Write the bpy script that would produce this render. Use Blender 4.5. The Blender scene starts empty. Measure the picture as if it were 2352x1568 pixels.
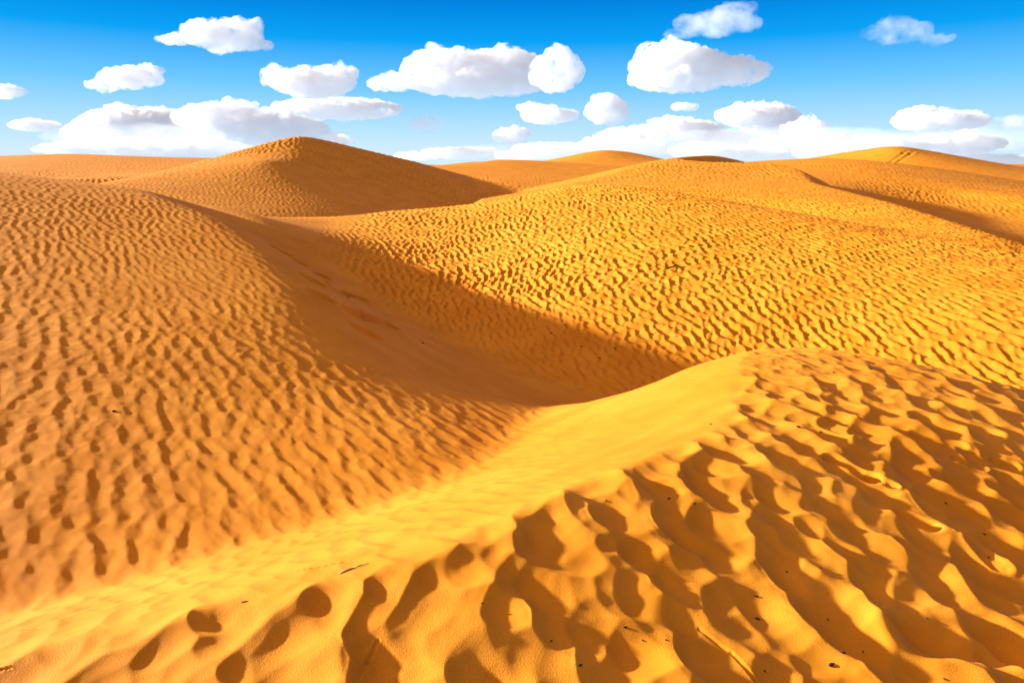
import bpy, math, random
import numpy as np
from mathutils import Vector

sc = bpy.context.scene
# ------------------------------------------------------------------ camera
CAMZ = 1.7
PITCH = math.radians(14.4)
F = 1568.0                       # focal length in units of a 2352 px wide frame
cam = bpy.data.objects.new('camera', bpy.data.cameras.new('camera'))
sc.collection.objects.link(cam); sc.camera = cam
cam.location = (0, 0, CAMZ)
cam.rotation_euler = (math.pi/2 - PITCH, 0, 0)
cam.data.sensor_width = 36.0; cam.data.lens = 36.0*F/2352
cam.data.clip_start = 0.05; cam.data.clip_end = 40000

# ------------------------------------------------------------------ light
SUN_EL, SUN_AZ = math.radians(14.0), math.radians(164)   # azimuth in the x/y plane of where the sun stands
sun = bpy.data.objects.new('sun', bpy.data.lights.new('sun', 'SUN'))
sc.collection.objects.link(sun)
sd = Vector((math.cos(SUN_EL)*math.cos(SUN_AZ), math.cos(SUN_EL)*math.sin(SUN_AZ), math.sin(SUN_EL)))
sun.rotation_euler = sd.to_track_quat('Z', 'Y').to_euler()
sun.data.energy = 5.0; sun.data.angle = math.radians(2.2); sun.data.color = (1, .965, .86)

sc.view_settings.view_transform = 'Standard'; sc.view_settings.look = 'None'
sc.view_settings.exposure = 1.24; sc.view_settings.gamma = 1.0
sc.render.engine = 'CYCLES'
sc.cycles.use_denoising = True; sc.cycles.adaptive_threshold = .015
sc.cycles.max_bounces = 6; sc.cycles.diffuse_bounces = 3

w = bpy.data.worlds.new('World'); sc.world = w; w.use_nodes = True
nt = w.node_tree; N = nt.nodes; Lk = nt.links
bg = N['Background']
tc = N.new('ShaderNodeTexCoord'); sx = N.new('ShaderNodeSeparateXYZ')
Lk.new(tc.outputs['Generated'], sx.inputs[0])
def ramp(fac, stops):
    r = N.new('ShaderNodeValToRGB'); Lk.new(fac, r.inputs[0]); e = r.color_ramp.elements
    for i, (p, c) in enumerate(stops):
        k = e[i] if i < 2 else e.new(p)
        k.position = p; k.color = (*c, 1)
    return r.outputs[0]
clear = ramp(sx.outputs['Z'], [(0.0, (.92, 1.18, 1.42)), (.02, (.88, 1.15, 1.42)), (.048, (.66, 1.07, 1.42)), (.105, (.22, .80, 1.38)), (.16, (.005, .50, 1.26)), (.21, (.001, .30, 1.02)), (.30, (.002, .20, .75)), (1., (.01, .12, .45))])
# unseen warm cloud cover above the frame, added as fill light for shaded sand
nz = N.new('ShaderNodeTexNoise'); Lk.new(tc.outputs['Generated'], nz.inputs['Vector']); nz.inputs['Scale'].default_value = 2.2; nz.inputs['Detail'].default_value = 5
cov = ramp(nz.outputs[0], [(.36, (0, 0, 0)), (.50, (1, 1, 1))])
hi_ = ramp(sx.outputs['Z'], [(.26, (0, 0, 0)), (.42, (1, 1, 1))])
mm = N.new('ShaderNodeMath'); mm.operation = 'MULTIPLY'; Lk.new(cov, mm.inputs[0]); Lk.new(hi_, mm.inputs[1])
# the added cover is brightened towards the sun, so the fill has a direction
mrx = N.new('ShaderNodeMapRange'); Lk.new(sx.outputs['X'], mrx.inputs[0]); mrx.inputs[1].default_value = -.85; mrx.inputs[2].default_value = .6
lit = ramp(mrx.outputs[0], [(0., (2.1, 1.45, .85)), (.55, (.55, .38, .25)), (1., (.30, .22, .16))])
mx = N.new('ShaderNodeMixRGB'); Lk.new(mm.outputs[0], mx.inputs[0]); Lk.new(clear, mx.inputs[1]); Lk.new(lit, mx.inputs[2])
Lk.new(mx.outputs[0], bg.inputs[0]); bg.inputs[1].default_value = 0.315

# ------------------------------------------------------------------ helpers
rng = np.random.default_rng(7)
sp, cp = math.sin(PITCH), math.cos(PITCH)
def ray(u, v):
    x = (u-1176)/F; q = (784-v)/F
    return np.array([x, cp+q*sp, -sp+q*cp])
def Z(u, v, z):                  # ground point seen at u,v lying z above the eye (negative: below)
    d = ray(u, v); t = z/d[2]; return (d[0]*t, d[1]*t, z)
def Y(u, v, y):                  # ground point seen at u,v at distance y
    d = ray(u, v); t = y/d[1]; return (d[0]*t, y, d[2]*t)

class TPS:
    def __init__(s, pts, lam=1e-3):
        P = np.array(pts, float); s.c = P[:, :2]; n = len(P)
        s.sc = np.abs(s.c).max(); c = s.c/s.sc
        K = s.k(((c[:, None]-c[None])**2).sum(-1))
        A = np.zeros((n+3, n+3)); A[:n, :n] = K+lam*np.eye(n)
        A[:n, n:] = np.c_[np.ones(n), c]; A[n:, :n] = A[:n, n:].T
        s.w = np.linalg.lstsq(A, np.r_[P[:, 2], 0, 0, 0], rcond=None)[0]; s.cn = c; s.n = n
    @staticmethod
    def k(r2): return 0.5*r2*np.log(r2+1e-12)
    def __call__(s, x, y):
        x = x/s.sc; y = y/s.sc
        z = s.w[s.n]+s.w[s.n+1]*x+s.w[s.n+2]*y
        for i in range(s.n):
            z = z + s.w[i]*s.k((x-s.cn[i, 0])**2+(y-s.cn[i, 1])**2)
        return z
def smin(a, b, k):
    h = np.maximum(k-np.abs(a-b), 0)/k
    return np.minimum(a, b)-h*h*h*k/6
def smax(a, b, k): return -smin(-a, -b, k)
def sstep(a, b, x):
    t = np.clip((x-a)/(b-a), 0, 1); return t*t*(3-2*t)

# tiling fields -----------------------------------------------------
def fblur(h, s):
    f = np.fft.fftfreq(h.shape[0]); g = np.exp(-2*(math.pi*s)**2*(f[:, None]**2+f[None]**2))
    return np.fft.ifft2(np.fft.fft2(h)*g).real
def noise_tile(n, wl, seed):
    r = np.random.default_rng(seed); h = fblur(r.normal(0, 1, (n, n)), wl); return h/h.std()
def ripples(n, L0, b, q, D, it, seed, wob):
    r = np.random.default_rng(seed); h = r.normal(0, .4, (n, n))
    X = np.arange(n)[None]; Yy = np.arange(n)[:, None]
    for _ in range(it):
        xt = X+np.clip(L0+b*h, 2, None); x0 = np.floor(xt); f = xt-x0
        x0 = x0.astype(np.int64) % n; x1 = (x0+1) % n
        yy = ((Yy+int(round(r.normal(0, wob)))) % n)*n
        dep = np.bincount((yy+x0).ravel(), (q*(1-f)).ravel(), n*n)+np.bincount((yy+x1).ravel(), (q*f).ravel(), n*n)
        h = h-q+dep.reshape(n, n)
        a = np.roll(h, 1, 1)+np.roll(h, -1, 1)
        m = (a+np.roll(h, 1, 0)+np.roll(h, -1, 0))/6+(np.roll(a, 1, 0)+np.roll(a, -1, 0))/12
        h += D*(m-h)
    h -= fblur(h, 40)
    return h/h.std()
def bsample(T, u, v):            # periodic cubic B-spline lookup, u,v in cells
    n = T.shape[0]; u0 = np.floor(u); v0 = np.floor(v); fu = u-u0; fv = v-v0
    u0 = u0.astype(np.int64); v0 = v0.astype(np.int64)
    def W(t): return ((1-t)**3/6, (3*t**3-6*t*t+4)/6, (-3*t**3+3*t*t+3*t+1)/6, t**3/6)
    wu, wv = W(fu), W(fv); o = np.zeros_like(u)
    Tf = T.ravel()
    for j in range(4):
        r = ((v0+j-1) % n)*n; s = np.zeros_like(u)
        for i in range(4): s += wu[i]*Tf[r+(u0+i-1) % n]
        o += wv[j]*s
    return o
def rot_sample(T, x, y, ang, cell, ox=0., oy=0.):
    c, s = math.cos(ang), math.sin(ang)
    return bsample(T, (c*x+s*y)/cell+ox, (-s*x+c*y)/cell+oy)

# ------------------------------------------------------------------ terrain form
SC = 1.3
def ZS(u, v, z): return Z(u, v, z*SC)
def YS(u, v, y): return Y(u, v, y*SC)
LA, LB, LC = -3.1, -.115, .125   # the long even flank of the left dune
def LP(u, v):
    d = ray(u, v); t = LA/(d[2]-LB*d[0]-LC*d[1]); return (d[0]*t, d[1]*t, d[2]*t)
L_pts = [(x_, y_, LA+LB*x_+LC*y_) for x_, y_ in ((-2.2, -2), (-5, -1), (-12.5, 7), (-10, 3), (-15, -3), (-14, 12), (-3, 14))] + [
 *[LP(u_, v_) for u_, v_ in ((0, 900), (0, 600), (150, 398), (400, 900), (400, 600), (200, 700), (600, 660), (300, 432), (430, 520), (0, 378), (650, 760), (400, 462), (480, 486), (560, 570), (700, 680))],
 (-18, 18, .4), (-6.5, 2.5, -2.15), (2, 10, -2.3), (6, 5, -2.6),
 Z(600, 950, -2.12), Z(800, 950, -2.18), Z(1000, 960, -2.3), Z(1000, 1050, -2.28), Z(800, 1050, -2.23), Z(600, 1100, -2.24), Z(400, 1100, -2.2), Z(200, 1200, -2.22), Z(0, 1200, -2.16), Z(500, 1200, -2.27), Z(700, 1150, -2.28),
 Z(1000, 892, -2.36), Z(1100, 908, -2.44), Z(1200, 918, -2.54), Z(1280, 926, -2.62), Z(1100, 1000, -2.38), Z(900, 875, -2.2)]
SH = [LP(500, 492), LP(600, 555), LP(690, 640), LP(790, 745), Z(900, 858, -2.17), Z(1000, 890, -2.36), Z(1100, 908, -2.44), Z(1200, 918, -2.54), Z(1280, 926, -2.62)]   # the shoulder, far to near
A_pts = SH+[(p_[0]-3, p_[1]-.6, p_[2]+1.15) for p_ in SH[:5]]+[(p_[0], p_[1]-1.2, p_[2]+.6) for p_ in SH[5:]]+[(p_[0]+.2, p_[1]+1.2, p_[2]-.62) for p_ in SH[5:]]+[
 (-12, 19, .2), (-13, 23, -.6), (-18, 18, .6), (-16, 5, 2), Y(620, 522, 19.5),
 # valley
 Z(700, 585, -2.4), Z(800, 650, -2.95), ZS(900, 720, -2.7), ZS(1000, 775, -2.9), ZS(1100, 830, -3.0), ZS(1250, 880, -3.15), ZS(1350, 915, -3.2), (3.6, 10.4, -4.2), (6, 9, -4.2), (8.5, 7, -4.2), (11, 4, -4.3),
 # middle dune
 ZS(1400, 800, -2.95), ZS(1400, 700, -2.5), ZS(1400, 600, -1.95), ZS(1400, 500, -1.3), YS(1340, 424, 24), YS(1130, 465, 24), ZS(1150, 700, -2.65), ZS(1000, 600, -2.2), ZS(1000, 530, -1.75),
 YS(900, 483, 22.5), YS(700, 497, 22.5), YS(760, 520, 20.5), ZS(1800, 700, -2.3), ZS(1800, 560, -1.62), YS(1600, 452, 21), YS(1900, 502, 17.5), YS(2352, 602, 13), ZS(2300, 750, -2.3),
 ZS(2300, 850, -2.75), ZS(1800, 790, -2.8), (17, 12, -2.9), (18, 5, -3.4),
 # behind the crests
 (-18, 28, -2.5), (-8, 35, -3.4), (-3, 37, -3.3), (4, 40, -2.6), (12, 34, -3), (17, 25, -3.4), (24, 13, -4), (-13, 42, -4.2), (4, 46, -4.4), (18, 39, -4.6), (-25, 10, .3),
]
F_pts = [Z(1176, 1568, -1.62), Z(0, 1568, -1.66), Z(600, 1568, -1.62), Z(2352, 1568, -1.82), Z(1750, 1400, -1.70), Z(930, 1300, -1.53), Z(1240, 1150, -1.53), Z(1530, 1040, -1.6), Z(1850, 800, -1.86), Z(2150, 842, -1.95), Z(2352, 895, -2.05),
 Z(1700, 900, -1.72), Z(1800, 1100, -1.66), Z(2352, 1200, -1.93), Z(2000, 1000, -1.76), (0, 0, -1.66), (3, 0, -2.0), (-2, 0, -1.7), (0, -3, -1.9), (6, 1, -2.5), (7.5, 5, -3.0), (5, -3, -2.5), (5, 9, -2.8), (3, 9.5, -2.6), (1, 7, -1.9), (-1.5, 5, -1.7)]
S_pts = [Z(0, 1540, -1.60), Z(600, 1385, -1.545), Z(930, 1300, -1.53), Z(1240, 1150, -1.53), Z(1530, 1040, -1.6), Z(1560, 852, -2.15), Z(1700, 812, -1.95), Z(1400, 1000, -2.0), Z(1300, 927, -2.62), Z(1400, 925, -2.6),
 Z(800, 1200, -2.2), Z(300, 1380, -1.95), Z(0, 1440, -1.95), Z(1000, 1120, -2.33), Z(1150, 1020, -2.5), (-3, .5, -1.95), (-4, 0, -2.4), (-1.5, 7, -3.6), (2.5, 9, -3.1), (2.5, 3.2, -1.25), (4, 5, -1.2), (0, 0, -.8), (5, 8, -1.75)]
# back side of the near crest: falls away beyond the silhouette line
B_line = [Z(1000, 885, -2.62), Z(1200, 915, -2.62), Z(1300, 926, -2.62), Z(1400, 924, -2.55), Z(1480, 895, -2.35), Z(1560, 852, -2.15), Z(1650, 818, -1.98), Z(1700, 806, -1.93), Z(1850, 797, -1.86), Z(2000, 815, -1.88), Z(2352, 893, -2.0)]
# each far dune is a set of faces (height sheets); the dune is their smooth minimum
P_faces = (0.5, [
   [Y(235, 418, 36), Y(400, 388, 44), Y(500, 361, 50), Y(690, 317, 56), Y(780, 400, 48), Y(840, 470, 38), Y(500, 500, 28), Y(600, 430, 38), Y(640, 370, 46)],
   [Y(690, 317, 56), Y(770, 400, 49), Y(840, 480, 38), Y(960, 376, 66), Y(1240, 438, 80), Y(1000, 430, 56), Y(1100, 412, 74), Y(850, 350, 62), Y(1100, 450, 56)],
   [Y(235, 416, 36), Y(400, 385, 46), Y(500, 361, 52), Y(600, 335, 56), Y(680, 315, 58), Y(800, 336, 62), Y(900, 362, 66), Y(1100, 410, 76), Y(1240, 437, 82), (-20, 84, -4), (0, 100, -5.2), (-34, 64, -4)]])
N_crest = [(1560, 364, 62), (1640, 361, 66), (1750, 381, 58), (1900, 432, 44), (2100, 488, 31), (2352, 560, 21)]
N_faces = (0.35, [
   [Y(1250, 436, 46), Y(1340, 420, 50), Y(1450, 390, 56), Y(1560, 366, 61), Y(1600, 440, 38), Y(1900, 470, 31), Y(2250, 590, 17), Y(1750, 410, 48), Y(1400, 440, 40), (4, 30, -3.2), (16, 15, -3.2)],
   [Y(*q_) for q_ in N_crest]+[tuple(np.array(Y(*q_))+(6, 0, -2.9)) for q_ in N_crest],
   [Y(1250, 434, 50), Y(1340, 412, 56), Y(1450, 381, 62), Y(1560, 364, 66), Y(1640, 361, 68), (12, 90, -4), (28, 92, -3.6)]])
C1_faces = (0.5, [
   [Y(960, 420, 66), Y(1075, 380, 85), Y(1150, 372, 88), Y(1300, 385, 84), Y(1250, 430, 64), Y(1420, 388, 84), Y(1150, 420, 66)],
   [Y(1075, 377, 88), Y(1150, 366, 92), Y(1270, 371, 92), Y(1440, 388, 92), (-8, 125, -5), (20, 125, -5)]])
C2_faces = (0.6, [
   [Y(1285, 370, 118), Y(1380, 346, 124), Y(1450, 352, 124), Y(1530, 369, 118), Y(1400, 385, 98), Y(1500, 400, 90), Y(1250, 400, 95)],
   [Y(1285, 368, 124), Y(1380, 345, 128), Y(1450, 350, 128), Y(1530, 368, 124), (18, 165, -5), (35, 165, -5)]])
R1_faces = (0.5, [
   [Y(1780, 384, 74), Y(1880, 368, 78), Y(2000, 375, 72), Y(2150, 400, 62), Y(2352, 440, 54), Y(1900, 428, 52), Y(2352, 532, 42), Y(2100, 480, 50), Y(2352, 488, 50), Y(2200, 442, 57)],
   [Y(1700, 388, 76), Y(1880, 364, 82), Y(2000, 369, 80), Y(2150, 390, 72), Y(2352, 432, 62), (45, 120, -4), (75, 80, -5), (65, 100, -4)]])
R2_faces = (0.7, [
   [Y(1985, 372, 96), Y(2055, 340, 104), Y(2120, 352, 102), Y(2352, 394, 94), Y(2100, 390, 84), Y(2352, 430, 72), (95, 80, -3)],
   [Y(1930, 385, 100), Y(1990, 366, 104), Y(2055, 338, 108), Y(2000, 385, 92)],
   [Y(1985, 368, 108), Y(2055, 338, 110), Y(2120, 349, 108), Y(2352, 390, 100), (70, 150, -4), (100, 130, -4)]])
Q_faces = (0.8, [
   [Y(-300, 372, 84), Y(0, 360, 90), Y(150, 354, 92), Y(300, 362, 88), Y(200, 400, 66), Y(400, 400, 62), Y(0, 395, 66), Y(500, 364, 92), Y(-300, 400, 60)],
   [Y(-300, 370, 90), Y(0, 358, 96), Y(150, 352, 98), Y(250, 357, 97), Y(420, 365, 96), Y(600, 362, 98), (-70, 140, -4), (-30, 140, -4)]])

def lineB(x, y):                 # signed distance past the near crest line, and crest height there
    P = np.array(B_line); d2 = np.full(x.shape, 1e9); sd_ = np.zeros_like(x); zc = np.zeros_like(x)
    for i in range(len(P)-1):
        a, b = P[i], P[i+1]; e = b[:2]-a[:2]; l2 = (e**2).sum()
        t = ((x-a[0])*e[0]+(y-a[1])*e[1])/l2
        tc_ = np.clip(t, -0.0 if i else -9, 1.0 if i < len(P)-2 else 9)
        dx = x-a[0]-tc_*e[0]; dy = y-a[1]-tc_*e[1]; q = dx*dx+dy*dy
        m = q < d2; d2 = np.where(m, q, d2)
        sd_ = np.where(m, np.sqrt(q)*np.sign(e[0]*(y-a[1])-e[1]*(x-a[0])), sd_)
        zc = np.where(m, a[2]+np.clip(tc_, 0, 1)*(b[2]-a[2]), zc)
    return sd_, zc

tA, tL, tF, tS = TPS(A_pts), TPS(L_pts), TPS(F_pts), TPS(S_pts)
far = [(k, np.array([p[:2] for f in fs for p in f[:9]]), [TPS(f, 1e-4) for f in fs]) for k, fs in (P_faces, N_faces, C1_faces, C2_faces, R1_faces, R2_faces, Q_faces)]
NT = noise_tile(512, 9, 3); NT2 = noise_tile(512, 9, 4)

def part(fn, x, y, m, fill):
    o = np.full(x.shape, float(fill)); o[m] = fn(x[m], y[m]); return o
def macro(x, y):
    r = np.hypot(x, y)
    A = part(tA, x, y, r < 56, -4.6)
    m = r < 40; A[m] = smin(A[m], tL(x[m], y[m])+.35*np.maximum(x[m]+.25*(y[m]-14)-3, 0)-np.minimum(.028*np.maximum(y[m]-12.5, 0)**2, 1.7)*sstep(-3.6, -6, x[m])+(.3*np.maximum(y[m]-20, 0)+.4*np.maximum(y[m]-12, 0)*sstep(-4.5, -1, x[m]))*sstep(-6.5, -4.5, x[m])+.0, .28)
    fade = sstep(40, 54, r)
    A = A*(1-fade)+np.minimum(A, -4.6)*fade
    m = r < 17
    f, s, b = part(tF, x, y, m, -8), part(tS, x, y, m, -8), np.full(x.shape, -8.)
    sdB, zcB = lineB(x[m], y[m]); b[m] = zcB-sdB*.62
    near = smin(smin(f, s, .05), b, .06)
    wn = 1-sstep(12, 16, r)
    near = near*wn-8*(1-wn)
    z = smax(A, near, .22)
    nz = np.zeros(x.shape); m = r > 45; nz[m] = bsample(NT, x[m]/10, y[m]/10)
    plain = -4.2+.5*nz*sstep(60, 200, r)+4.1*sstep(250, 900, r)+nz*6*sstep(900, 2500, r)
    z = np.where(r > 45, smax(z, plain, .5), smax(z, -6+0*z, .3))
    M = r > 22
    for k, P, fs in far:
        lo, hi = P.min(0)-4, P.max(0)+4; c = (lo+hi)/2; h = (hi-lo)/2
        q = np.hypot(np.maximum(np.abs(x-c[0])-h[0], 0), np.maximum(np.abs(y-c[1])-h[1], 0))
        m = M & (q < 60)
        xm, ym = x[m], y[m]; d = fs[0](xm, ym)
        for g in fs[1:]: d = smin(d, g(xm, ym), k)
        d = np.minimum(d, 6)-.35*q[m]-q[m]**2*.02
        z[m] = smax(z[m], d, .25)
    return z, dict(near=near, A=A, f=f, s=s)

QUAL = 1.0
def polar():
    naz = int(1500*QUAL); nr = int(1900*QUAL)
    az = np.radians(np.linspace(-50, 50, naz)); az = np.r_[np.radians(np.linspace(-80, -50, 90)[:-1]), az, np.radians(np.linspace(50, 80, 90)[1:])]
    r = np.exp(np.linspace(math.log(.6), math.log(130.), nr)); r = np.r_[r, np.exp(np.linspace(math.log(130.), math.log(3000.), 200))[1:]]
    Rr, Az = np.meshgrid(r, az, indexing='ij')
    return Rr*np.sin(Az), Rr*np.cos(Az), Rr
x, y, R = polar()
shp = x.shape; x = x.ravel(); y = y.ravel(); R = R.ravel()
z, info = macro(x, y)

# ------------------------------------------------------------------ wind ripples
def erode(h, kx, ky, n=18):
    """lower envelope of upturned parabolas: round troughs that meet in sharp crests"""
    for ax, k in ((1, kx), (0, ky)):
        o = h.copy()
        for d in range(1, n+1): o = np.minimum(o, np.minimum(np.roll(h, d, ax), np.roll(h, -d, ax))+k*d*d)
        h = o
    return h
def norm(h): h = h-h.mean(); return h/h.std()
RA0 = ripples(640, 14., 2.2, .3, .5, 200, 5, 1.0)
RB0 = ripples(960, 14., 2.2, .3, .5, 260, 11, 1.0)
RC0 = ripples(768, 20., 3.0, .3, .6, 170, 12, 2.0)
RA = norm(fblur(erode(RA0, .02, .003), .9)+.25*RA0)
RB = norm(fblur(erode(RB0, .02, .009), .6)+.2*RB0)
RC = norm(fblur(erode(RC0, .018, .008), .55)+.06*RC0)
RD = norm(fblur(erode(RB0, .022, .012), .55)+.06*RB0)
G1 = noise_tile(512, 2.2, 21)
wl = .0125
wx = .10*bsample(NT, x/1.3*9, y/1.3*9); wy = .10*bsample(NT2, x/1.3*9, y/1.3*9)
def ripple_field(T, x, y, ang, cell, ox=0., oy=0., skew=.35, stretch=1.):
    """wind ripples with a long back and a short steep lee, lee side down wind"""
    c, s_ = math.cos(ang), math.sin(ang)
    u, v = (c*x+s_*y)/cell+ox, (-s_*x+c*y)/cell+oy
    v = v*stretch+.0*u; h = bsample(T, u, v)
    k = skew*5
    h = bsample(T, u-k*h, v); h = bsample(T, u-k*h, v)
    return h
isNear = sstep(-.05, .05, info['near']-info['A'])
smooth = sstep(-.035, .045, info['f']-info['s'])
rip = np.zeros_like(z)
patch = bsample(NT, x/2.2*9+77, y/2.2*9+31)
m = (isNear > .01) & (R < 17)
xm, ym = x[m], y[m]
rB = .72*ripple_field(RC, xm+wx[m], ym+wy[m], math.radians(22), .0122, 0, 0, .22, 1.25)+.5*ripple_field(RD, xm+wx[m], ym+wy[m], math.radians(2), .0160, 40, 99, .2, 1.1)
topk = sstep(7.2, 4.2, ym-.25*xm)           # the crest far from the eye carries lower, finer ripples
rC = ripple_field(RD, xm+wx[m], ym+wy[m], math.radians(26), .0110, 300, 90, .2, 1.25)
near_r = rB*.0104*topk+rC*.0098*(1-topk)
near_r += .0009*bsample(G1, (xm*.94+ym*.34)/.012, (-xm*.34+ym*.94)/.05)*sstep(.9, -1.2, rB)
rip[m] += near_r*((isNear*(1-smooth*.985)))[m]*(.9+.25*patch[m])
# faint wind streaks on the smooth slope
rip[m] += .0034*bsample(G1, (xm*.75+ym*.66)/.22, (-xm*.66+ym*.75)/.035)*(smooth*isNear)[m]
rip[m] += .0022*ripple_field(RB, xm, ym, math.radians(35), .0075, 11, 5, .1, .7)*(smooth*isNear*sstep(-.6, .6, patch))[m]*sstep(1.2, -.6, xm)
mL = (~(isNear > .99)) & (R < 170)
xx, yy = x[mL], y[mL]
farS = sstep(34, 64, R[mL])
# how far a point lies right of the left dune's shoulder
P_ = np.array([Z(900, 858, -2.17), LP(790, 745), LP(690, 640), LP(600, 555), LP(500, 492), (-8, 22, 0)])
sh = xx-np.interp(yy, P_[:, 1], P_[:, 0])
V_ = np.array([Z(1350, 915, -4.15), Z(1100, 830, -3.9), Z(900, 720, -3.5), Z(700, 585, -2.4), (-7, 24, 0)])
vd = xx-np.interp(yy, V_[:, 1], V_[:, 0])                      # >0: beyond the valley floor, on the middle dune
leftm = sstep(.6, -.3, vd)*(1-sstep(24, 28, R[mL]))
rl = ripple_field(RA, xx+wx[mL], yy+wy[mL], math.radians(40), wl*.70, 0, 0, .12, .85)
rl2 = ripple_field(RB, xx+wx[mL], yy+wy[mL], math.radians(46), wl*.56, 77, 410, .12, .8)
far_l = sstep(6.5, 11, yy)
rl = (.85*rl+.3*rl2)*(1-far_l)+rl2*far_l*.8
rm = ripple_field(RB, xx+wx[mL]*1.5, yy+wy[mL]*1.5, math.radians(28), wl*.85, 200, 130, .14)
rf = ripple_field(RB, xx+wx[mL]*3, yy+wy[mL]*3, math.radians(15), wl*1.5, 20, 530, .1)
aL = (.0036+.0012*sstep(4.5, 8, yy))*(1-.6*sstep(.8, 2.6, sh)*sstep(9, 12, yy))
aM = .0225*(.25+.75*sstep(.1, 1.8, vd))
rr = rl*aL*leftm+(rm*aM*(1-farS)+rf*(.020-.010*sstep(60, 90, R[mL])-.009*sstep(60, 66, R[mL])*(xx < 30)*(xx > -8))*farS)*(1-leftm)
rip[mL] += rr*(1-isNear[mL])*(.95+.2*patch[mL])
z = z+rip

# lookups on the finished grid
az1 = np.arctan2(x, y).reshape(shp)[0]; lr1 = np.log(R.reshape(shp)[:, 0])
def zat(px, py):
    a = math.atan2(px, py); r = math.log(math.hypot(px, py))
    i = min(max(int(np.searchsorted(lr1, r))-1, 0), shp[0]-2); j = min(max(int(np.searchsorted(az1, a))-1, 0), shp[1]-2)
    fi = (r-lr1[i])/(lr1[i+1]-lr1[i]); fj = (a-az1[j])/(az1[j+1]-az1[j]); q = z.reshape(shp)
    return float((q[i, j]*(1-fj)+q[i, j+1]*fj)*(1-fi)+(q[i+1, j]*(1-fj)+q[i+1, j+1]*fj)*fi)
def hit(u, v, t0=.9, t1=400.):
    d = ray(u, v); t = t0
    while t < t1:
        if d[2]*t < zat(d[0]*t, d[1]*t): break
        t *= 1.004
    lo, hi = t/1.004, t
    for _ in range(12):
        mid = (lo+hi)/2
        if d[2]*mid < zat(d[0]*mid, d[1]*mid): hi = mid
        else: lo = mid
    return np.array([d[0]*hi, d[1]*hi, zat(d[0]*hi, d[1]*hi)])
SC_ = 2352/2418.
# marks pressed into the sand: (u0,v0) to (u1,v1), half width m, depth m, rim m
def mark(u0, v0, u1, v1, w, depth, rim=0., tread=0., power=4):
    a, b = hit(u0, v0), hit(u1, v1)
    pad = w*4; lo = np.minimum(a, b)[:2]-pad; hi = np.maximum(a, b)[:2]+pad
    k = np.nonzero((x > lo[0]) & (x < hi[0]) & (y > lo[1]) & (y < hi[1]))[0]
    if not len(k): return
    e = (b-a)[:2]; L2 = max((e**2).sum(), 1e-9)
    t = ((x[k]-a[0])*e[0]+(y[k]-a[1])*e[1])/L2; tc_ = np.clip(t, 0, 1)
    q = np.hypot(x[k]-a[0]-tc_*e[0], y[k]-a[1]-tc_*e[1])/w
    dz = -depth*np.exp(-q**power)+rim*np.exp(-((q-1.45)/.42)**2)
    if tread: dz += tread*np.sign(np.sin(t*math.sqrt(L2)/.028*2*math.pi))*np.exp(-q**8)
    z[k] += dz
MARKS = [
 # footprints walking up the valley floor
 (634, 571, 640, 574, .14, 0.27, .018, 0, 6), (660, 586, 668, 589, .14, 0.27, .018, 0, 6), (684, 603, 697, 607, .14, 0.27, .018, 0, 6), (735, 633, 752, 638, .14, 0.27, .018, 0, 6),
 (714, 643, 730, 648, .14, 0.27, .018, 0, 6), (757, 656, 766, 659, .14, 0.27, .018, 0, 6), (736, 680, 752, 686, .14, 0.27, .018, 0, 6), (778, 669, 800, 676, .14, 0.27, .018, 0, 6),
 (812, 682, 838, 689, .14, 0.27, .018, 0, 6), (812, 721, 850, 731, .14, 0.27, .018, 0, 6), (862, 735, 905, 750, .14, 0.27, .018, 0, 6), (830, 760, 855, 768, .14, 0.10, .018, 0, 6),
 # hollows, prints and scuffs on the near crest
 (1912, 1058, 2000, 1100, .05, .028, .010), (2000, 1100, 2050, 1116, .03, .015, .006), (2075, 1192, 2130, 1212, .055, .022, .008),
 (2240, 1250, 2300, 1300, .04, .012, .006), (2110, 1470, 2330, 1505, .10, .035, .014), (2060, 1415, 2130, 1450, .05, -.008, 0), (2205, 1055, 2250, 1070, .045, .016, .006), (2290, 1062, 2325, 1070, .04, .014, .006),
 (1905, 975, 1950, 990, .06, .02, .008), (2110, 1000, 2200, 1020, .05, .018, .006),
 # cracks and thin scored lines
 (868, 1471, 845, 1520, .008, .004, .001), (845, 1520, 814, 1562, .008, .004, .001), (1606, 1444, 1680, 1500, .008, .004, .001), (1680, 1500, 1738, 1566, .008, .004, .001),
 (686, 1310, 800, 1290, .006, .006, .002), (20, 1430, 90, 1412, .006, .02, .003), (45, 1445, 90, 1442, .004, .015, .002), (1230, 1110, 1262, 1100, .006, .004, 0), (0, 1537, 24, 1532, .005, .02, .002),
 # wheel tracks near the top of the far right dune
 (2046, 372, 2075, 352, .35, .08, .02), (2060, 374, 2090, 354, .35, .08, .02), (2075, 352, 2085, 347, .35, .07, .02), (2090, 354, 2096, 349, .35, .07, .02)]
for mk in MARKS: mark(*mk)

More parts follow.
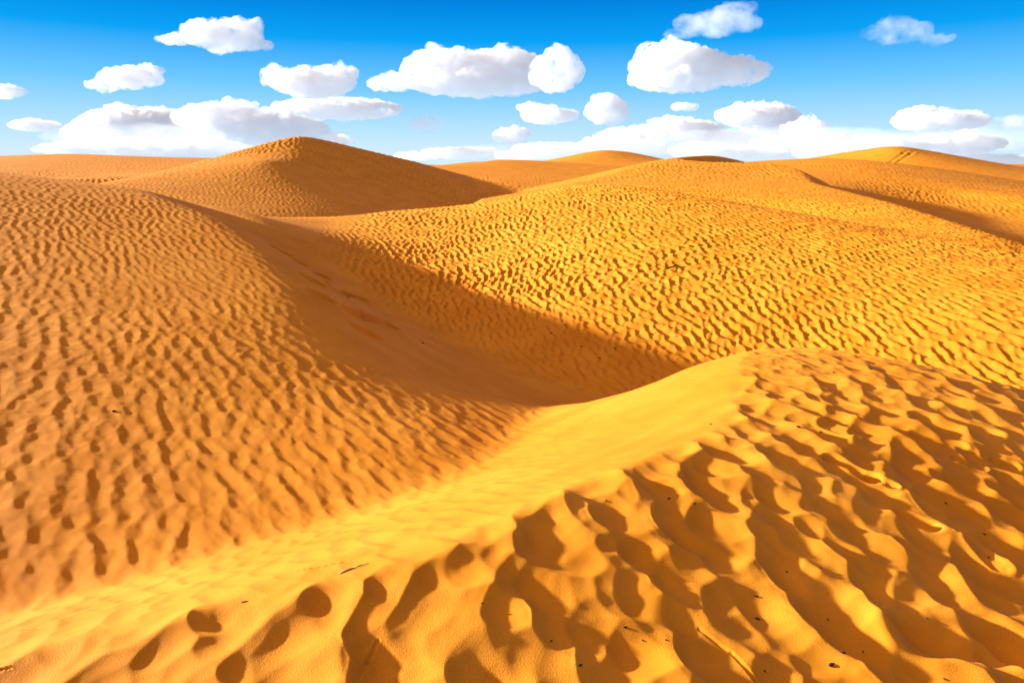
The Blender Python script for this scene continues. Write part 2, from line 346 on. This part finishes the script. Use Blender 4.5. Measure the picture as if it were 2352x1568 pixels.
# ------------------------------------------------------------------ mesh
def grid_mesh(name, x, y, z, shp):
    nrow, ncol = shp
    me = bpy.data.meshes.new(name)
    co = np.empty((x.size, 3), np.float32); co[:, 0] = x; co[:, 1] = y; co[:, 2] = z+CAMZ
    i = np.arange(nrow-1)[:, None]*ncol+np.arange(ncol-1)[None]
    f = np.stack([i, i+1, i+ncol+1, i+ncol], -1).reshape(-1, 4)[:, ::-1].astype(np.int32)
    me.vertices.add(x.size); me.vertices.foreach_set('co', co.ravel())
    me.loops.add(f.size); me.loops.foreach_set('vertex_index', np.ascontiguousarray(f).ravel())
    me.polygons.add(len(f)); me.polygons.foreach_set('loop_start', np.arange(0, f.size, 4, dtype=np.int32))
    me.polygons.foreach_set('use_smooth', np.ones(len(f), bool))
    me.update(calc_edges=True)
    o = bpy.data.objects.new(name, me); sc.collection.objects.link(o); return o

def sand_mat():
    m = bpy.data.materials.new('sand'); m.use_nodes = True; n = m.node_tree.nodes; l = m.node_tree.links
    p = n['Principled BSDF']; p.inputs['Roughness'].default_value = .8
    p.inputs['Specular IOR Level'].default_value = .12
    g = n.new('ShaderNodeNewGeometry')
    def noise(sc_, det=3, rough=.6):
        t = n.new('ShaderNodeTexNoise'); t.inputs['Scale'].default_value = sc_; t.inputs['Detail'].default_value = det; t.inputs['Roughness'].default_value = rough
        l.new(g.outputs['Position'], t.inputs['Vector']); return t.outputs[0]
    def mr(f, a, b, c, d):
        r = n.new('ShaderNodeMapRange'); l.new(f, r.inputs[0]); r.inputs[1].default_value = a; r.inputs[2].default_value = b; r.inputs[3].default_value = c; r.inputs[4].default_value = d; return r.outputs[0]
    def mul(a, b):
        r = n.new('ShaderNodeMath'); r.operation = 'MULTIPLY'; l.new(a, r.inputs[0]); l.new(b, r.inputs[1]); return r.outputs[0]
    # broad drift in tint, then single grains
    c = n.new('ShaderNodeMixRGB'); l.new(mr(noise(.9, 4), .35, .65, 0, 1), c.inputs[0]); c.inputs[1].default_value = (.73, .25, .012, 1); c.inputs[2].default_value = (.83, .315, .024, 1)
    gr = mr(noise(420, 2, .7), .3, .72, .80, 1.16)
    c2 = n.new('ShaderNodeMixRGB'); c2.blend_type = 'MULTIPLY'; c2.inputs[0].default_value = 1; l.new(c.outputs[0], c2.inputs[1]); l.new(gr, c2.inputs[2])
    l.new(c2.outputs[0], p.inputs['Base Color'])
    b = n.new('ShaderNodeBump'); b.inputs['Strength'].default_value = 1; b.inputs['Distance'].default_value = .0032
    l.new(mul(noise(170, 3, .75), mr(noise(3.2, 2), .42, .6, .25, 1.2)), b.inputs['Height']); l.new(b.outputs[0], p.inputs['Normal'])
    return m
g = grid_mesh('sand_dunes', x, y, z, shp); g['kind'] = 'structure'; g['label'] = 'rippled golden desert sand dunes'
g.data.materials.append(sand_mat())

EYE = Vector((0, 0, CAMZ))
def tag(o, label, cat, group=None):
    o['label'] = label; o['category'] = cat
    if group: o['group'] = group
    return o
def mat(name, col, rough=.8):
    m = bpy.data.materials.new(name); m.use_nodes = True; n = m.node_tree.nodes; l = m.node_tree.links; p = n['Principled BSDF']
    t = n.new('ShaderNodeTexNoise'); t.inputs['Scale'].default_value = 90; r = n.new('ShaderNodeMixRGB'); l.new(t.outputs[0], r.inputs[0])
    r.inputs[1].default_value = tuple(c*.6 for c in col)+(1,); r.inputs[2].default_value = tuple(min(1, c*1.4) for c in col)+(1,)
    l.new(r.outputs[0], p.inputs['Base Color']); p.inputs['Roughness'].default_value = rough; return m
pod_m = mat('dry_pod', (.035, .018, .010)); twig_m = mat('dry_wood', (.55, .40, .20)); dark_m = mat('dark_wood', (.04, .022, .012)); leaf_m = mat('scrub_leaves', (.05, .05, .02)); stem_m = mat('scrub_stem', (.09, .055, .03))
def lathe(name, path, rads, m, seg=8):
    v = []; f = []
    path = [Vector(p) for p in path]
    for i, p in enumerate(path):
        t = (path[min(i+1, len(path)-1)]-path[max(i-1, 0)]).normalized(); a = t.orthogonal().normalized(); b = t.cross(a)
        for k in range(seg):
            q = 2*math.pi*k/seg; v.append(p+(a*math.cos(q)+b*math.sin(q))*rads[i])
    for i in range(len(path)-1):
        for k in range(seg): f.append((i*seg+k, i*seg+(k+1) % seg, (i+1)*seg+(k+1) % seg, (i+1)*seg+k))
    f.append(tuple(range(seg))[::-1]); f.append(tuple(range((len(path)-1)*seg, len(path)*seg)))
    me = bpy.data.meshes.new(name); me.from_pydata([tuple(p) for p in v], [], f); me.materials.append(m)
    for p in me.polygons: p.use_smooth = True
    o = bpy.data.objects.new(name, me); sc.collection.objects.link(o); return o

# ------------------------------------------------------------------ seed pods and twigs lying on the sand
S2 = 2352/2418.
def src(X, Yy, x0, y0, k): return ((x0+X/k)*S2, (y0+Yy/k)*S2)
def pod(u, v, size, ang):
    """dry seed pod: a pointed body with one bent tail"""
    h = hit(u, v); L = size
    p = [(-L*.5, 0, 0), (-L*.4, 0, L*.02), (-L*.15, 0, L*.04), (L*.12, 0, L*.04), (L*.32, L*.03, L*.02), (L*.52, L*.10, L*.05)]
    o = lathe('seed_pod', p, [L*.02, L*.14, L*.22, L*.17, L*.06, L*.015], pod_m)
    o.location = (h[0], h[1], h[2]+CAMZ+L*.10); o.rotation_euler = (0, 0, ang); return o
VAL = [(1165, 730), (1313, 750), (1390, 698), (960, 387), (1610, 903), (1703, 842), (1497, 833), (1953, 749), (1808, 1099), (630, 367), (515, 810)]
rnd = random.Random(4)
for X, Yy in VAL:
    tag(pod(*src(X, Yy, 800, 500, 2.613), .062, rnd.uniform(0, 6)), 'tiny dark seed pod lying in the shaded valley between the left and middle dunes', 'seed pod', 'dark seed pods in the shaded valley')
NEAR = [src(a, b, 1568, 1050, 2.767) for a, b in ((800, 829), (200, 385), (30, 352), (1023, 803), (2095, 586), (1842, 384), (1832, 1531), (1720, 1135), (1299, 1350), (657, 1477), (2118, 737), (1070, 1142))]
NEAR += [src(a, b, 800, 1050, 2.767) for a, b in ((1985, 1278), (2138, 1275), (940, 1034), (1387, 1281), (1745, 367), (2157, 350))]
NEAR += [src(a, b, 1518, 500, 2.613) for a, b in ((1175, 990), (418, 1310), (1097, 1357))]
for u, v in NEAR:
    d_ = float(np.linalg.norm(hit(u, v)))
    tag(pod(u, v, .0045*d_, rnd.uniform(0, 6)), 'tiny dark seed pod scattered on the big rippled near dune', 'seed pod', 'tiny dark seed pods on the near dune')
BIG = [(src(600, 990, 1568, 1050, 2.767), .020, 2.8, 'dark seed pod on the near dune, the upper of two right of bottom centre'),
       (src(608, 1137, 1568, 1050, 2.767), .022, 2.6, 'dark seed pod on the near dune, just below a slightly higher one'),
       (src(1163, 1357, 1568, 1050, 2.767), .024, 2.7, 'slim dark seed pod near the bottom right, above a rounder dark one'),
       (src(1095, 1438, 1568, 1050, 2.767), .030, .4, 'round dark seed pod near the bottom right below a slim one'),
       (src(1577, 1440, 800, 1050, 2.767), .020, .2, 'stubby dark seed pod near the bottom edge at the centre right'),
       (src(1873, 1192, 800, 1050, 2.767), .018, .1, 'dark seed pod on the rounded sand lobe below the centre'),
       (src(2325, 385, 800, 1050, 2.767), .020, .3, 'dark seed pod in the ripples right of the bright slope'),
       (src(955, 1328, 1518, 500, 2.613), .034, 2.7, 'dark slanted seed pod in the middle of the near dune top'),
       ((263, 945), .045, .2, 'single black seed pod casting a thin shadow on the left dune'),
       ((146, 551), .06, .3, 'small brown seed pod high up on the left dune')]
for (u, v), L_, a_, lab in BIG: tag(pod(u, v, L_, a_), lab, 'seed pod')

def twig(u0, v0, u1, v1, r, m, label, lift=.004, fork=True):
    a, b = Vector(hit(u0, v0)), Vector(hit(u1, v1)); L = (b-a).length
    n_ = 7; pts = []
    for i in range(n_):
        q = a.lerp(b, i/(n_-1)); zz = zat(q.x, q.y)
        pts.append((q.x-a.x+rnd.uniform(-.02, .02)*L, q.y-a.y+rnd.uniform(-.01, .01)*L, max(zz, q.z)-a.z+r*.6+lift*math.sin(math.pi*i/(n_-1))))
    e = bpy.data.objects.new('twig', None); sc.collection.objects.link(e); e.location = (a.x, a.y, a.z+CAMZ)
    s_ = lathe('stem', pts, [r*.7, r, r*.95, r*.9, r*.8, r*.6, r*.25], m); s_.parent = e
    if fork:
        p = Vector(pts[3]); d = Vector(pts[5])-p
        f = lathe('side_shoot', [p, p+d*.4+Vector((0, 0, r*2.5)), p+d*.75+Vector((-d.y, d.x, 0))*.25+Vector((0, 0, r*1.5))], [r*.55, r*.4, r*.15], m, 6); f.parent = e
    return tag(e, label, 'twig')
twig(*src(0, 846, 800, 1050, 2.767), *src(200, 772, 800, 1050, 2.767), .0045, twig_m, 'pale dry twig lying on the smooth bright slope beside the near crest', .002, False)
twig(*src(1578, 1030, 0, 1050, 2.767), *src(1622, 1020, 0, 1050, 2.767), .0022, dark_m, 'short dark twig on the bright slope just above the near crest edge', .001, False)
twig(*src(2020, 354, 800, 500, 2.613), *src(2110, 336, 800, 500, 2.613), .022, dark_m, 'black broken branch lying on the upper part of the middle dune', .02)

# ------------------------------------------------------------------ scrub on the far plain
def shrub(u, yd, wid, hgt, seed):
    r_ = random.Random(seed); d = ray(u, 380); px, py = d[0]/d[1]*yd, yd
    e = bpy.data.objects.new('shrub', None); sc.collection.objects.link(e); e.location = (px, py, zat(px, py)+CAMZ-.05)
    v, f = [], []
    for i in range(240):
        th = r_.uniform(0, 6.28); q = math.sqrt(r_.random()); hz = r_.random()
        c = Vector((math.cos(th)*q*wid*(1-.4*hz), math.sin(th)*q*wid*(1-.4*hz), (.15+hz*.85)*hgt*(1-.45*q*q)*r_.uniform(.8, 1.1)))
        a = Vector([r_.gauss(0, 1) for _ in range(3)]).normalized()*wid*.14; b = a.orthogonal().normalized()*wid*.07
        k = len(v); v += [c-a, c+b, c+a, c-b]; f.append((k, k+1, k+2, k+3))
    me = bpy.data.meshes.new('crown'); me.from_pydata([tuple(p) for p in v], [], f); me.materials.append(leaf_m)
    o = bpy.data.objects.new('crown', me); sc.collection.objects.link(o); o.parent = e
    for i in range(4):
        th = i*1.6+r_.random(); s_ = lathe('stem', [(0, 0, -.1), (math.cos(th)*wid*.2, math.sin(th)*wid*.2, hgt*.35), (math.cos(th)*wid*.45, math.sin(th)*wid*.45, hgt*.7)], [.06, .045, .02], stem_m, 5); s_.parent = e
    return tag(e, 'low dark shrub in the thin far row on the plain right of the pointed dune', 'shrub', 'row of dark shrubs on the far plain')
for i in range(16):
    u = 968+i*7.6+rnd.uniform(-2, 2)
    shrub(u, 300+rnd.uniform(-25, 25), rnd.uniform(.5, 1.0), rnd.uniform(.45, .8), i)

# ------------------------------------------------------------------ clouds
def cloud_mat(name, dens, cut, wid, nscale, col=(1, 1, 1)):
    m = bpy.data.materials.new(name); m.use_nodes = True; t = m.node_tree; n = t.nodes; l = t.links
    n.remove(n['Principled BSDF']); v = n.new('ShaderNodeVolumePrincipled'); l.new(v.outputs[0], n['Material Output'].inputs['Volume'])
    v.inputs['Color'].default_value = (*col, 1); v.inputs['Anisotropy'].default_value = .0
    g = n.new('ShaderNodeNewGeometry'); z = n.new('ShaderNodeTexNoise'); z.inputs['Scale'].default_value = nscale; z.inputs['Detail'].default_value = 5; z.inputs['Roughness'].default_value = .62
    l.new(g.outputs['Position'], z.inputs['Vector'])
    r = n.new('ShaderNodeMapRange'); l.new(z.outputs[0], r.inputs[0]); r.inputs[1].default_value = cut; r.inputs[2].default_value = cut+wid
    r.inputs[3].default_value = 0; r.inputs[4].default_value = dens; l.new(r.outputs[0], v.inputs['Density'])
    return m
import bmesh
_b = bmesh.new(); bmesh.ops.create_icosphere(_b, subdivisions=3, radius=1)
ICO_V = np.array([v_.co[:] for v_ in _b.verts]); ICO_F = np.array([[v_.index for v_ in f_.verts] for f_ in _b.faces]); _b.free()
def cloud(puffs, seed, mat, label, base=None, D=None, group=None):
    # puffs: u, v, half width, half height in frame units
    rr = np.random.default_rng(seed)
    vb = max(p[1]+p[3] for p in puffs)
    el = math.atan((784-vb)/F)-PITCH
    D = D or min(max(600/math.tan(max(el, .01)), 3500), 8000)*rr.uniform(.72, 1.3)
    k = D/F/(cp+(784-puffs[0][1])/F*sp)
    VV, FF = [], []
    def ball(u, v, dy, a, b, c):
        o_ = Y(u, v, D+dy); FF.append(ICO_F+len(ICO_V)*len(VV))
        VV.append(ICO_V*np.array([a, b, c])+np.array([o_[0], o_[1], o_[2]+CAMZ]))
    zb = Y(puffs[0][0], base, D)[2]+CAMZ if base else None
    for (u, v, rw, rh) in puffs:
        rw *= 1.12; rh *= 1.15
        ball(u, v, 0, rw*k*.86, rw*k*.6, rh*k*.72)
        for i in range(int(10+rw/rh*8)):
            th = rr.uniform(0, 2*math.pi)
            e = .82*math.sqrt(rr.uniform(.3, 1)); cu = u+math.cos(th)*rw*e*.9; cv = v-math.sin(th)*rh*e*(.85 if math.sin(th) > 0 else .5)
            q = rh*rr.uniform(.16, .42)*(1-.3*abs(math.cos(th)))
            ball(cu, cv, rr.uniform(-.5, .5)*rw*k, q*k*1.35, q*k*1.3, q*k)
    VV = np.concatenate(VV); FF = np.concatenate(FF)
    if zb: VV[:, 2] = np.where(VV[:, 2] < zb, zb-(zb-VV[:, 2])*.15, VV[:, 2])
    me = bpy.data.meshes.new('cloud'); me.from_pydata(VV.tolist(), [], FF.tolist())
    o = bpy.data.objects.new('cloud', me); sc.collection.objects.link(o)
    md = o.modifiers.new('r', 'REMESH'); md.mode = 'VOXEL'; md.voxel_size = k*2.6
    for j, (sz, st) in enumerate(((34, 20), (13, 9), (6, 4.5))):
        tx = bpy.data.textures.new('puffs', 'CLOUDS'); tx.noise_scale = sz*k; tx.noise_depth = 2
        md = o.modifiers.new('d', 'DISPLACE'); md.texture = tx; md.texture_coords = 'GLOBAL'; md.strength = st*k*min(1, puffs[0][3]/30); md.mid_level = .5
    me.materials.append(mat)
    o['label'] = label; o['category'] = 'cloud'
    if group: o['group'] = group
    return o
sc.cycles.volume_bounces = 12; sc.cycles.max_bounces = 12; sc.cycles.volume_max_steps = 64
white = cloud_mat('cloud_vapour', .025, .415, .2, .009, (.968, .966, .985))
veil = cloud_mat('thin_cloud_vapour', .0035, .42, .18, .006, (.96, .97, 1))
CL = [
 ([(1555,150,115,58),(1680,165,92,40),(1560,180,125,38),(1500,125,45,30)], 0, 225, 'large white billowing cloud with flat base, below a thin veil right of centre'),
 ([(1030,160,120,52),(1150,160,110,55),(900,190,60,25),(1100,190,180,36)], 0, 230, 'longest white heaped cloud high over the middle of the dunes'),
 ([(1280,165,68,55)], 0, 222, 'rounded white cloud tower joined to the right end of the longest cloud'),
 ([(510,82,100,42),(560,70,50,30),(400,90,45,14),(590,105,40,12)], 0, 128, 'uppermost white cloud at the left, with a thin wisp trailing left'),
 ([(300,178,78,30),(340,165,38,22),(235,195,40,18)], 0, 220, 'small white cloud at the left, below the uppermost one'),
 ([(80,288,62,16)], 0, 305, 'flat small cloud low at the left beside the big cloud bank'), ([(15,210,48,18)], 0, 230, 'little cloud cut off by the left edge of the view'),
 ([(720,190,100,42),(770,170,55,28),(640,180,45,28)], 0, 236, 'puffy white cloud directly above the pointed dune'),
 ([(790,250,140,28),(700,255,90,28)], 0, 276, 'long flat cloud under the puffy one, right above the pointed dune top'),
 ([(1650,55,110,32),(1690,20,60,16),(1560,80,40,12)], 1, None, 'thin lilac veil of cloud at the top edge, above the large white cloud'),
 ([(2060,75,85,30),(2050,55,40,18),(2150,90,45,14)], 1, None, 'pale lilac see-through cloud at the top right'),
 ([(1260,265,75,24),(1220,250,40,16)], 0, 292, 'small flat grey-white cloud below the longest cloud'), ([(1395,255,58,36),(1390,230,38,18)], 0, 290, 'small upright cloud lower left of the large flat-based one'),
 ([(980,288,48,22)], 1, 312, 'faint ragged cloud low over the gap right of the pointed dune'), ([(1175,312,52,22)], 0, 333, 'small round cloud low above the far plain, left of the small rounded dune'), ([(1572,246,34,13)], 0, 258, 'smallest cloud, just under the large flat-based cloud'),
 ([(1740,265,105,32),(1780,290,80,22)], 0, 312, 'grey-white cloud above the right middle dune crest'), ([(1850,300,60,30)], 0, 330, 'hazy cloud lump right of the grey-white one over the dunes'),
 ([(2160,278,115,28),(2120,262,60,18)], 0, 306, 'oval grey-white cloud above the highest far right dune'), ([(1800,322,330,34),(1500,335,160,26)], 3, 372, 'wide hazy cloud sheet behind the low clouds over the right dunes'),
 ([(2230,318,170,36)], 3, 372, 'hazy cloud sheet low at the right edge over the highest dune'),
 ([(430,318,330,36)], 3, 368, 'wide hazy cloud sheet behind the low clouds over the left dunes'),
 ([(1180,350,230,20)], 3, 376, 'hazy strip of cloud above the plain with the dark shrubs'),
 ([(2320,285,60,20)], 1, None, 'dim blue-grey cloud at the right edge of the view'),
 ([(2200,330,110,28),(2050,335,130,24)], 0, 356, 'low blue-grey cloud right behind the highest far right dune'),
 ([(1560,300,110,32),(1450,315,90,26),(1640,320,90,28)], 0, 345, 'broad low cloud bank behind the small rounded dune'),
 ([(1800,335,120,24),(1930,325,70,20)], 0, 352, 'low cloud bank between the two right dune crests'),
 ([(330,290,160,50),(230,310,90,38)], 0, 345, 'left end of the big low cloud bank over the left dunes'), ([(520,272,130,42),(620,300,150,44)], 0, 345, 'right part of the big low cloud bank, left of the pointed dune top'),
 ([(400,340,300,24),(150,343,80,16),(700,325,120,24)], 0, 362, 'flat bright cloud layer touching the left horizon'),
 ([(1060,352,110,16),(960,360,60,12)], 2, 374, 'thin white cloud on the horizon beside the far dark shrubs'),
 ([(1265,345,100,22),(1200,356,70,16)], 2, 372, 'low white cloud touching the left side of the small rounded far dune'),
 ([(1420,338,120,26),(1480,350,90,20)], 2, 368, 'low white cloud directly above the small rounded far dune'),
 ([(1690,352,120,20),(1600,345,70,20)], 2, 374, 'low white cloud over the broad dune crest right of centre'),
 ([(1905,348,90,24)], 2, 372, 'small low cloud over the dip left of the highest far right dune'),
 ([(2250,372,180,20)], 2, 384, 'thin cloud layer along the horizon at the far right'),
]
haze_ = cloud_mat('hazy_cloud_vapour', .0006, .36, .3, .004, (1, 1, 1))
low = cloud_mat('low_cloud_vapour', .011, .34, .2, .006, (1, 1, 1))
for i, (pf, kind, b, lab) in enumerate(CL):
    cloud(pf, i+1, (white, veil, low, haze_)[kind], lab, b)
